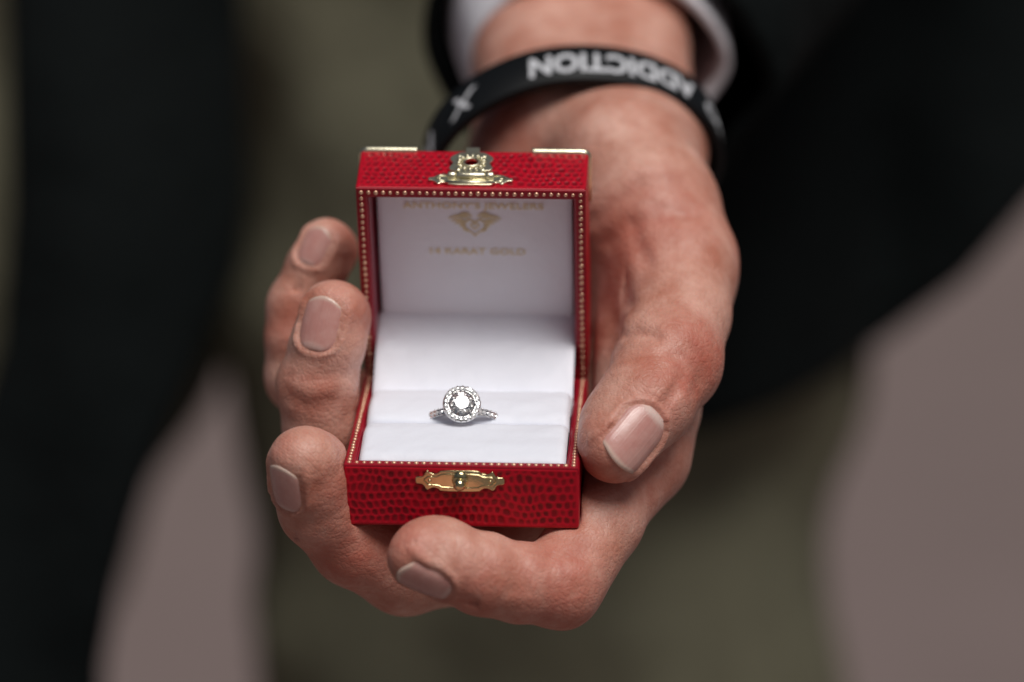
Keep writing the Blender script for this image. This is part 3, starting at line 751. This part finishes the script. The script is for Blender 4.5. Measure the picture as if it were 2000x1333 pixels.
# creases, wrinkles: pressed into the surface along polylines (given where they are seen)
pxv = np.stack([1000+HV[:, 0]*FPX/(D0+HV[:, 2]), 666.5-HV[:, 1]*FPX/(D0+HV[:, 2])], 1)
facing = HN[:, 2] < 0.15
def near_layer(pl, width):
    """vertices within reach of a polyline in view, nearest layer only -> distance in mm"""
    pl = np.array(pl, float); d = np.full(len(HV), 1e9)
    lo_, hi_ = pl.min(0)-width*30, pl.max(0)+width*30
    idx = np.where(facing & (pxv[:, 0] > lo_[0]) & (pxv[:, 0] < hi_[0]) & (pxv[:, 1] > lo_[1]) & (pxv[:, 1] < hi_[1]))[0]
    if len(idx) == 0: return d
    p = pxv[idx]; dd = np.full(len(idx), 1e9)
    for a, b_ in zip(pl[:-1], pl[1:]):
        ba = b_-a; t = np.clip(((p-a)@ba)/(ba@ba), 0, 1); dd = np.minimum(dd, np.linalg.norm(p-a-t[:, None]*ba, axis=1))
    sel = dd < width*25
    if sel.any():
        zmin = np.percentile(HV[idx][sel][:, 2], 5); dd[HV[idx][:, 2] > zmin+16] = 1e9
    d[idx] = dd/8.6; return d
crease = np.zeros(len(HV)); disp = np.zeros(len(HV))
CR = [  # polyline, width mm, depth mm, redness
    ([(1222, 655), (1245, 648), (1270, 652), (1285, 660)], 1.1, 0.75, .6),
    ([(1330, 690), (1350, 700), (1362, 730), (1358, 762)], 1.3, .45, .5), ([(1352, 676), (1368, 690), (1378, 722), (1370, 745)], 1.2, .3, .5),
    ([(1310, 690), (1325, 705), (1332, 735)], 1.2, .25, .4),
    ([(1160, 430), (1200, 395), (1250, 360)], 1.6, .6, .35), ([(1190, 470), (1225, 440), (1270, 425), (1340, 425)], 1.8, .55, .45),
    ([(1180, 500), (1210, 540), (1225, 590)], 1.6, .9, .5), ([(1235, 440), (1250, 480), (1265, 510)], 1.6, .6, .5), ([(1280, 400), (1330, 415), (1365, 420)], 1.4, .4, .3),
    ([(1165, 540), (1185, 600), (1195, 660)], 1.8, 1.0, .5),
    ([(890, 1035), (900, 1075), (893, 1115)], 1.2, .4, .25), ([(985, 1060), (1000, 1100), (1000, 1150)], 1.4, .5, .3), ([(1080, 1085), (1100, 1080), (1130, 1085)], 2.0, .6, .3), ([(1005, 1060), (1022, 1100), (1025, 1150)], 1.2, .35, .2),
    ([(560, 760), (600, 785), (650, 780)], 1.6, .5, .5), ([(565, 780), (600, 800), (640, 798)], 1.4, .4, .4), ([(570, 735), (605, 742), (645, 738)], 1.4, .35, .3),
    ([(535, 620), (560, 632), (585, 628)], 1.4, .45, .4), ([(530, 640), (555, 652), (580, 650)], 1.2, .35, .3),
    ([(585, 1010), (620, 1022), (655, 1018)], 1.4, .3, .3), ([(592, 1030), (625, 1045), (650, 1042)], 1.4, .3, .25),
]
for pl, wd, dp, rd in CR:
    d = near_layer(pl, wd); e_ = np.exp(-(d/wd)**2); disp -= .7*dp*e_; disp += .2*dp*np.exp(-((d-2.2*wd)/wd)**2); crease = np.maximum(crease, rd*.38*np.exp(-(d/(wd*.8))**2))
disp += 0.35*(vnoise(HV[:, 0]/7, HV[:, 1]/7+HV[:, 2]/9, 3)-.5)
for nm, (S_, n_, a, s_, U, Vv, ln, c, hw) in NG.items():
    Q = HV-c; qx, qy, qz = Q@s_, Q@a, Q@n_
    v_ = qy/ln+.5; wd = hw*np.sqrt(np.clip(1-np.clip((0.30-v_)/0.34, 0, 1)**2.2, 0, 1))
    side = np.abs(qx)-wd; prox = -(qy+ln*.5)
    dist = np.where(v_ < .3, np.maximum(np.hypot(qx/hw, np.clip((.30-v_)/.34, 0, 2)**1.1)-1, -1)*hw, side)
    m_ = (qz > 1.5) & (v_ < .98) & (v_ > -.16) & (np.abs(qx) < hw+2.2)
    e_ = np.exp(-((dist-.75)/.75)**2)*np.clip((1.0-v_)/.2, 0, 1)*m_
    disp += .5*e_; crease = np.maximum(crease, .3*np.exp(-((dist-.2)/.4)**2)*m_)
HV = HV+HN*disp[:, None]
# reddening where blood shows: knuckles, tips, folds
fl_blobs = [(1375, 700, 16, 12, .9), (1330, 745, 10, 11, .8), (1180, 900, 4, 9, .85), (1260, 470, 44, 15, .8), (1190, 440, 50, 12, .75), (1320, 430, 42, 14, .5), (1430, 520, 50, 10, .6), (1290, 800, 6, 9, .7), (600, 765, 24, 11, .45), (655, 580, 24, 6, .45), (690, 470, 52, 8, .7), (640, 870, 6, 9, .4), (650, 960, 2, 9, .7), (560, 640, 46, 8, .6), (780, 1060, -12, 9, .7), (1090, 1160, -2, 16, .8), (930, 1150, -8, 11, .7), (1280, 960, 20, 20, .5), (690, 1090, 10, 16, .8), (540, 880, -4, 6, .5), (1000, 260, 80, 12, .5), (700, 620, 26, 8, .5)]
flush = np.full(len(HV), 0.08)
for x, y, z, r_, am in fl_blobs:
    d2 = ((HV-K(x, y, z))**2).sum(1); flush = np.maximum(flush, am*np.exp(-d2/(r_*r_*.9)))
pad = np.zeros(len(HV)); ridge = np.zeros(len(HV))
for c, cen, r_ in ((K(845, 1040, -8), K(800, 1180, -10), 10.5), (K(600, 870, -4), K(540, 960, 0), 8.5), (K(965, 1085, -8), K(1100, 1000, -6), 7)):
    m_ = np.exp(-(np.linalg.norm(HV-c, axis=1)/r_)**4); q = HV-cen; use = m_ > pad; ridge[use] = np.linalg.norm(q, axis=1)[use]; pad = np.maximum(pad, m_)
person = fast_obj('person', toW(HV), HQ, SKIN)
attr(person, 'flush', flush); attr(person, 'crease', crease); attr(person, 'pad', pad); attr(person, 'ridge', ridge)
tag(person, 'person in black coat and olive trousers holding out the red ring box', 'person')
for nm, (S_, n_, a, s_, U, Vv, ln, c, hw) in NG.items():
    nu, nv = U.shape; top = S_-n_*0.06-n_*(0.10*np.clip((Vv-.85)/.15, 0, 1))[..., None]; bot = S_-n_*0.95
    top = top-n_*(0.7*np.clip(np.abs(U)-.80, 0, 1)/.2)[..., None]-n_*(0.4*np.clip(.08-Vv, 0, 1)/.08)[..., None]
    P = np.concatenate([top.reshape(-1, 3), bot.reshape(-1, 3)]); idx = np.arange(nu*nv).reshape(nu, nv); m_ = nu*nv
    q = np.stack([idx[:-1, :-1], idx[1:, :-1], idx[1:, 1:], idx[:-1, 1:]], -1).reshape(-1, 4); q2 = q[:, ::-1]+m_
    sd = []
    bd = list(idx[:, 0])+list(idx[-1, 1:])+list(idx[::-1, -1][1:])+list(idx[0, ::-1][1:])
    for i in range(len(bd)-1): sd.append((bd[i], bd[i]+m_, bd[i+1]+m_, bd[i+1]))
    o = fast_obj('fingernail', toW(P), np.concatenate([q, q2, np.array(sd)]), NAIL, person)
    free = np.clip((Vv-.925)/.04, 0, 1)*.9+.5*np.clip((.03-Vv)/.02, 0, 1)*(nm in ('ring', 'middle')); lun = np.clip((.17-Vv-.10*U**2)/.06, 0, 1)*(0.9 if nm == 'thumb' else .45)  # free edge, plus whitish cuticle rim (dry skin, painted highlight) on ring and middle
    attr(o, 'tip', np.concatenate([free.ravel()]*2)*.85); attr(o, 'lunula', np.concatenate([lun.ravel()]*2)); attr(o, 'across', np.concatenate([(U*hw).ravel()]*2))

# ------------------------------------------------------------------ wristband
wb = tag(empty('wristband', B0), 'black silicone wristband with white capital letters round the wrist', 'wristband')
NBX = np.array([-0.10, 0.66, 0.75]); NBX /= np.linalg.norm(NBX)
MJ = np.array([1.0, -0.06, 0.0]); MJ -= NBX*(MJ@NBX); MJ /= np.linalg.norm(MJ); MN = np.cross(NBX, MJ); MN = MN if MN[1] > 0 else -MN
BC = K(1119, 294, 92); SA, SB = 35.4, 26.2
def band_pt(th, wv, off):
    th = np.asarray(th, float)
    p = np.cos(th)[..., None]*SA*MJ+np.sin(th)[..., None]*SB*MN
    n_ = np.cos(th)[..., None]/SA*MJ+np.sin(th)[..., None]/SB*MN; n_ = n_/np.linalg.norm(n_, axis=-1, keepdims=True)
    droop = 5.0*np.clip(-np.cos(th)-.2, 0, 1)**1.5
    return BC+p+n_*np.asarray(off)[..., None]+NBX*(np.asarray(wv)-droop)[..., None]
BWD, BTH = 6.8, 1.1
prof = [(-BWD, -BTH), (-BWD, BTH-.4), (-BWD+.4, BTH), (BWD-.4, BTH), (BWD, BTH-.4), (BWD, -BTH)]
nth = 160; th = np.linspace(0, 2*math.pi, nth, endpoint=False); V = []
for wv, of in prof: V.append(band_pt(th, np.full(nth, wv), np.full(nth, of)))
V = np.stack(V, 1).reshape(-1, 3); F = []
for i in range(nth):
    j = (i+1) % nth
    for k in range(6): F.append((i*6+k, i*6+(k+1) % 6, j*6+(k+1) % 6, j*6+k))
mesh_obj('band', toW(V), F, RUBBER, wb)
tt = np.linspace(-1.0, 4.2, 2000); pp = np.stack([np.cos(tt)*SA, np.sin(tt)*SB], 1); ss = np.concatenate([[0], np.cumsum(np.linalg.norm(np.diff(pp, axis=0), axis=1))])
def band_text(th0):                                  # reads from right to left, top of the letters towards the hand
    s0 = np.interp(th0, tt, ss)
    def f(co):
        th_ = np.interp(s0+co[:, 0], ss, tt)
        return toW(band_pt(th_, -co[:, 1]-.2, BTH+.03+co[:, 2]))
    return f
text_mesh('band_lettering', 'ADDICTION', 9.6, band_text(rad(75)), PRINT, wb, bold=0.3, thick=0.05, shear=0.12, sub=2, width=43)
text_mesh('band_lettering', 'X', 9.0, band_text(rad(139)), PRINT, wb, bold=0.1, thick=0.05, shear=.3, sub=2)
text_mesh('band_lettering', 'H', 9.0, band_text(rad(170)), PRINT, wb, bold=0.25, thick=0.05, shear=.12, sub=2)
text_mesh('band_lettering', 'NO', 8.4, band_text(rad(15)), PRINT, wb, bold=0.2, thick=0.05, shear=.12, sub=2)

# ------------------------------------------------------------------ clothes: shirt cuff, sleeve, coat, trousers
def sleeve(name, secs, m, thick, seg=64, seed=0, amp=0.0):
    """tube through sections (centre, dir, rx, ry) with wall thickness, open at the first section"""
    V = []; n = len(secs)
    def rings(dr):
        out_ = []
        for i, (c, d, rx, ry) in enumerate(secs):
            d = np.array(d, float); d /= np.linalg.norm(d); ex = np.array([1.0, 0, 0]); ex -= d*(ex@d); ex /= np.linalg.norm(ex); ey = np.cross(d, ex)
            a = np.linspace(0, 2*math.pi, seg, endpoint=False)
            w_ = amp*(vnoise(np.cos(a)*2+5+i*.35, np.sin(a)*2+9, seed)-.5)
            out_.append(c+np.cos(a)[:, None]*(rx-dr+w_[:, None])*ex+np.sin(a)[:, None]*(ry-dr+w_[:, None])*ey)
        return out_
    A = rings(0); Bq = rings(thick); mid = rings(thick*.5); d0 = np.array(secs[0][1], float); d0 /= np.linalg.norm(d0)
    lip = mid[0]-d0*thick*.35
    allr = A[::-1]+[lip]+Bq
    V = np.concatenate(allr); F = []
    for i in range(len(allr)-1):
        for k in range(seg): F.append((i*seg+k, i*seg+(k+1) % seg, (i+1)*seg+(k+1) % seg, (i+1)*seg+k))
    return mesh_obj(name, toW(V), F, m, person)
CC = K(1163, 128, 132)
sleeve('shirt_cuff', [(CC+AX*t*22, AX+np.array([0, .0, 0]), 34+t*2, 27.8+t*2) for t in np.linspace(0, 3, 8)], SHIRT, 2.6, seed=3, amp=3)
SC = K(1175, 120, 146)
elb = SC+AX*200+np.array([70, 10, 0])
secs = []
for t in np.linspace(0, 1, 14):
    c = SC*(1-t)+elb*t; secs.append((c, (elb-SC), 46+18*t, 42+20*t))
sh = elb+np.array([90, 210, 120])
for t in np.linspace(.15, 1, 8): secs.append((elb*(1-t)+sh*t, (elb-SC)/np.linalg.norm(elb-SC)*(1-t)+(sh-elb)/np.linalg.norm(sh-elb)*t, 64+8*t, 62+10*t))
sleeve('coat_sleeve', secs, COAT, 5, seed=6, amp=9)

def panel(name, outline, depth, thick, m, curve=0.0, folds=0.0, drape=None):
    """hanging cloth panel: filled outline (photo positions at its depth) with folds and thickness"""
    cu = bpy.data.curves.new('tmp', 'CURVE'); cu.dimensions = '2D'; cu.fill_mode = 'BOTH'
    s = cu.splines.new('POLY'); pts = [K(x, y, depth)[:2] for x, y in outline]
    s.points.add(len(pts)-1); s.use_cyclic_u = True
    for p, q in zip(s.points, pts): p.co = (q[0], q[1], 0, 1)
    cu.extrude = thick/2; cu.bevel_depth = thick*.3; cu.bevel_resolution = 2
    t = bpy.data.objects.new('tmp', cu); COL.objects.link(t); bpy.context.view_layer.update()
    me = bpy.data.meshes.new_from_object(t.evaluated_get(bpy.context.evaluated_depsgraph_get())); bpy.data.objects.remove(t)
    bm = bmesh.new(); bm.from_mesh(me); bmesh.ops.triangulate(bm, faces=bm.faces)
    for _ in range(4):
        es = [e for e in bm.edges if e.calc_length() > 14]
        if not es: break
        bmesh.ops.subdivide_edges(bm, edges=es, cuts=1); bmesh.ops.triangulate(bm, faces=[f for f in bm.faces if len(f.verts) > 3])
    me2 = bpy.data.meshes.new(name); bm.to_mesh(me2); bm.free()
    co = np.empty(len(me2.vertices)*3); me2.vertices.foreach_get('co', co); co = co.reshape(-1, 3)
    x0, x1 = co[:, 0].min(), co[:, 0].max(); u = (co[:, 0]-x0)/(x1-x0)*2-1
    co[:, 2] += depth+curve*u*u+folds*np.sin(co[:, 0]/16+.01*co[:, 1])*1.0
    if drape:                                        # lies over the thigh: (middle, radius, depth of the leg's axis)
        q = np.clip(drape[1]**2-(co[:, 0]-drape[0])**2, 0, None)
        co[:, 2] += np.minimum(drape[2]-np.sqrt(q)-16, drape[3])-depth
    me2.vertices.foreach_set('co', (toW(co)*.001).ravel()); me2.update(); me2.materials.append(m); me2.shade_smooth()
    o = bpy.data.objects.new(name, me2); COL.objects.link(o); o.parent = person; return o
panel('coat_panel', [(45, -260), (425, -260), (432, 100), (440, 350), (425, 520), (345, 720), (265, 920), (205, 1120), (170, 1300), (160, 1600), (-300, 1600), (-200, 1250), (-60, 950), (25, 680), (50, 400)], 400, 16, COAT, curve=25, folds=9)  # coat flap; left part is added black standing in for shade on the leg
panel('coat_panel', [(1180, -400), (2500, -400), (2480, -100), (2230, 150), (2040, 360), (1900, 520), (1760, 628), (1640, 700), (1500, 765), (1380, 805), (1250, 815), (1150, 790), (1120, 400)], 445, 18, COAT, folds=6, drape=(K(1080, 600, 550)[0], 116, 550, 505))
# trousers
T = Field((-400, -1150, 380), (420, 330, 800), 7.0)
def KD(px, py, dz): return K(px, py, dz)
hipL = KD(1060, -250, 560); hipR = KD(250, -250, 590)
foot1 = toW(KD(1045, 1333, 545)); 
def down(px0, py0, px1, py1, dz, ztarget):           # continue a leg's line to the ground
    a = KD(px0, py0, dz); b_ = KD(px1, py1, dz); wa, wb_ = toW(a), toW(b_)
    t = (ztarget-wa[2])/(wb_[2]-wa[2]); return a+(b_-a)*t
l1 = [hipL, KD(1090, 500, 550), KD(1065, 1333, 550)]
l2 = [hipR, KD(-120, 520, 600), KD(-390, 1333, 600)]
e1 = l1[-1]+(np.array([0, -math.cos(PITCH), math.sin(PITCH)]))*420; e2 = l2[-1]+np.array([-.25, -math.cos(PITCH), math.sin(PITCH)])*420
for pts, rs in ((l1+[e1], [120, 112, 103, 78]), (l2+[e2], [118, 104, 92, 76]), ([hipL, hipR], [125, 125])):
    sl_, d, _ = T.chain(pts, rs, 30, 40); T.f[sl_] = smin(T.f[sl_], d, 18.0)
TV, TQ = surface_nets(T.f, T.lo, T.h); TN = T.grad(TV)
fold = 15*(vnoise(TV[:, 0]/60+TV[:, 1]/90, TV[:, 1]/45, 8)-.5)+9*(vnoise(TV[:, 0]/25, TV[:, 1]/60+TV[:, 2]/50, 9)-.5)
fast_obj('trousers', toW(TV+TN*fold[:, None]), TQ, OLIVE, person)

TB = Field((-420, 30, 380), (460, 760, 900), 9.0)  # coat torso above the view, added to shade the trousers from overhead
chest = toW(KD(620, -330, 620)); up_ = np.array([0, math.cos(PITCH), -math.sin(PITCH)])
c0_ = KD(620, -420, 630)
for pts, rs in (([c0_+np.array([-70, 0, 0]), c0_+np.array([-90, 400, -95])], [135, 150]), ([c0_+np.array([90, 0, 0]), c0_+np.array([120, 400, -95])], [135, 150])):
    sl_, d, _ = TB.chain(pts, rs, 30, 40); TB.f[sl_] = smin(TB.f[sl_], d, 40.0)
BV, BQ = surface_nets(TB.f, TB.lo, TB.h); BN = TB.grad(BV)
BV = BV+BN*(10*(vnoise(BV[:, 0]/50, BV[:, 1]/110, 4)-.5))[:, None]
fast_obj('coat_body', toW(BV), BQ, COAT, person)
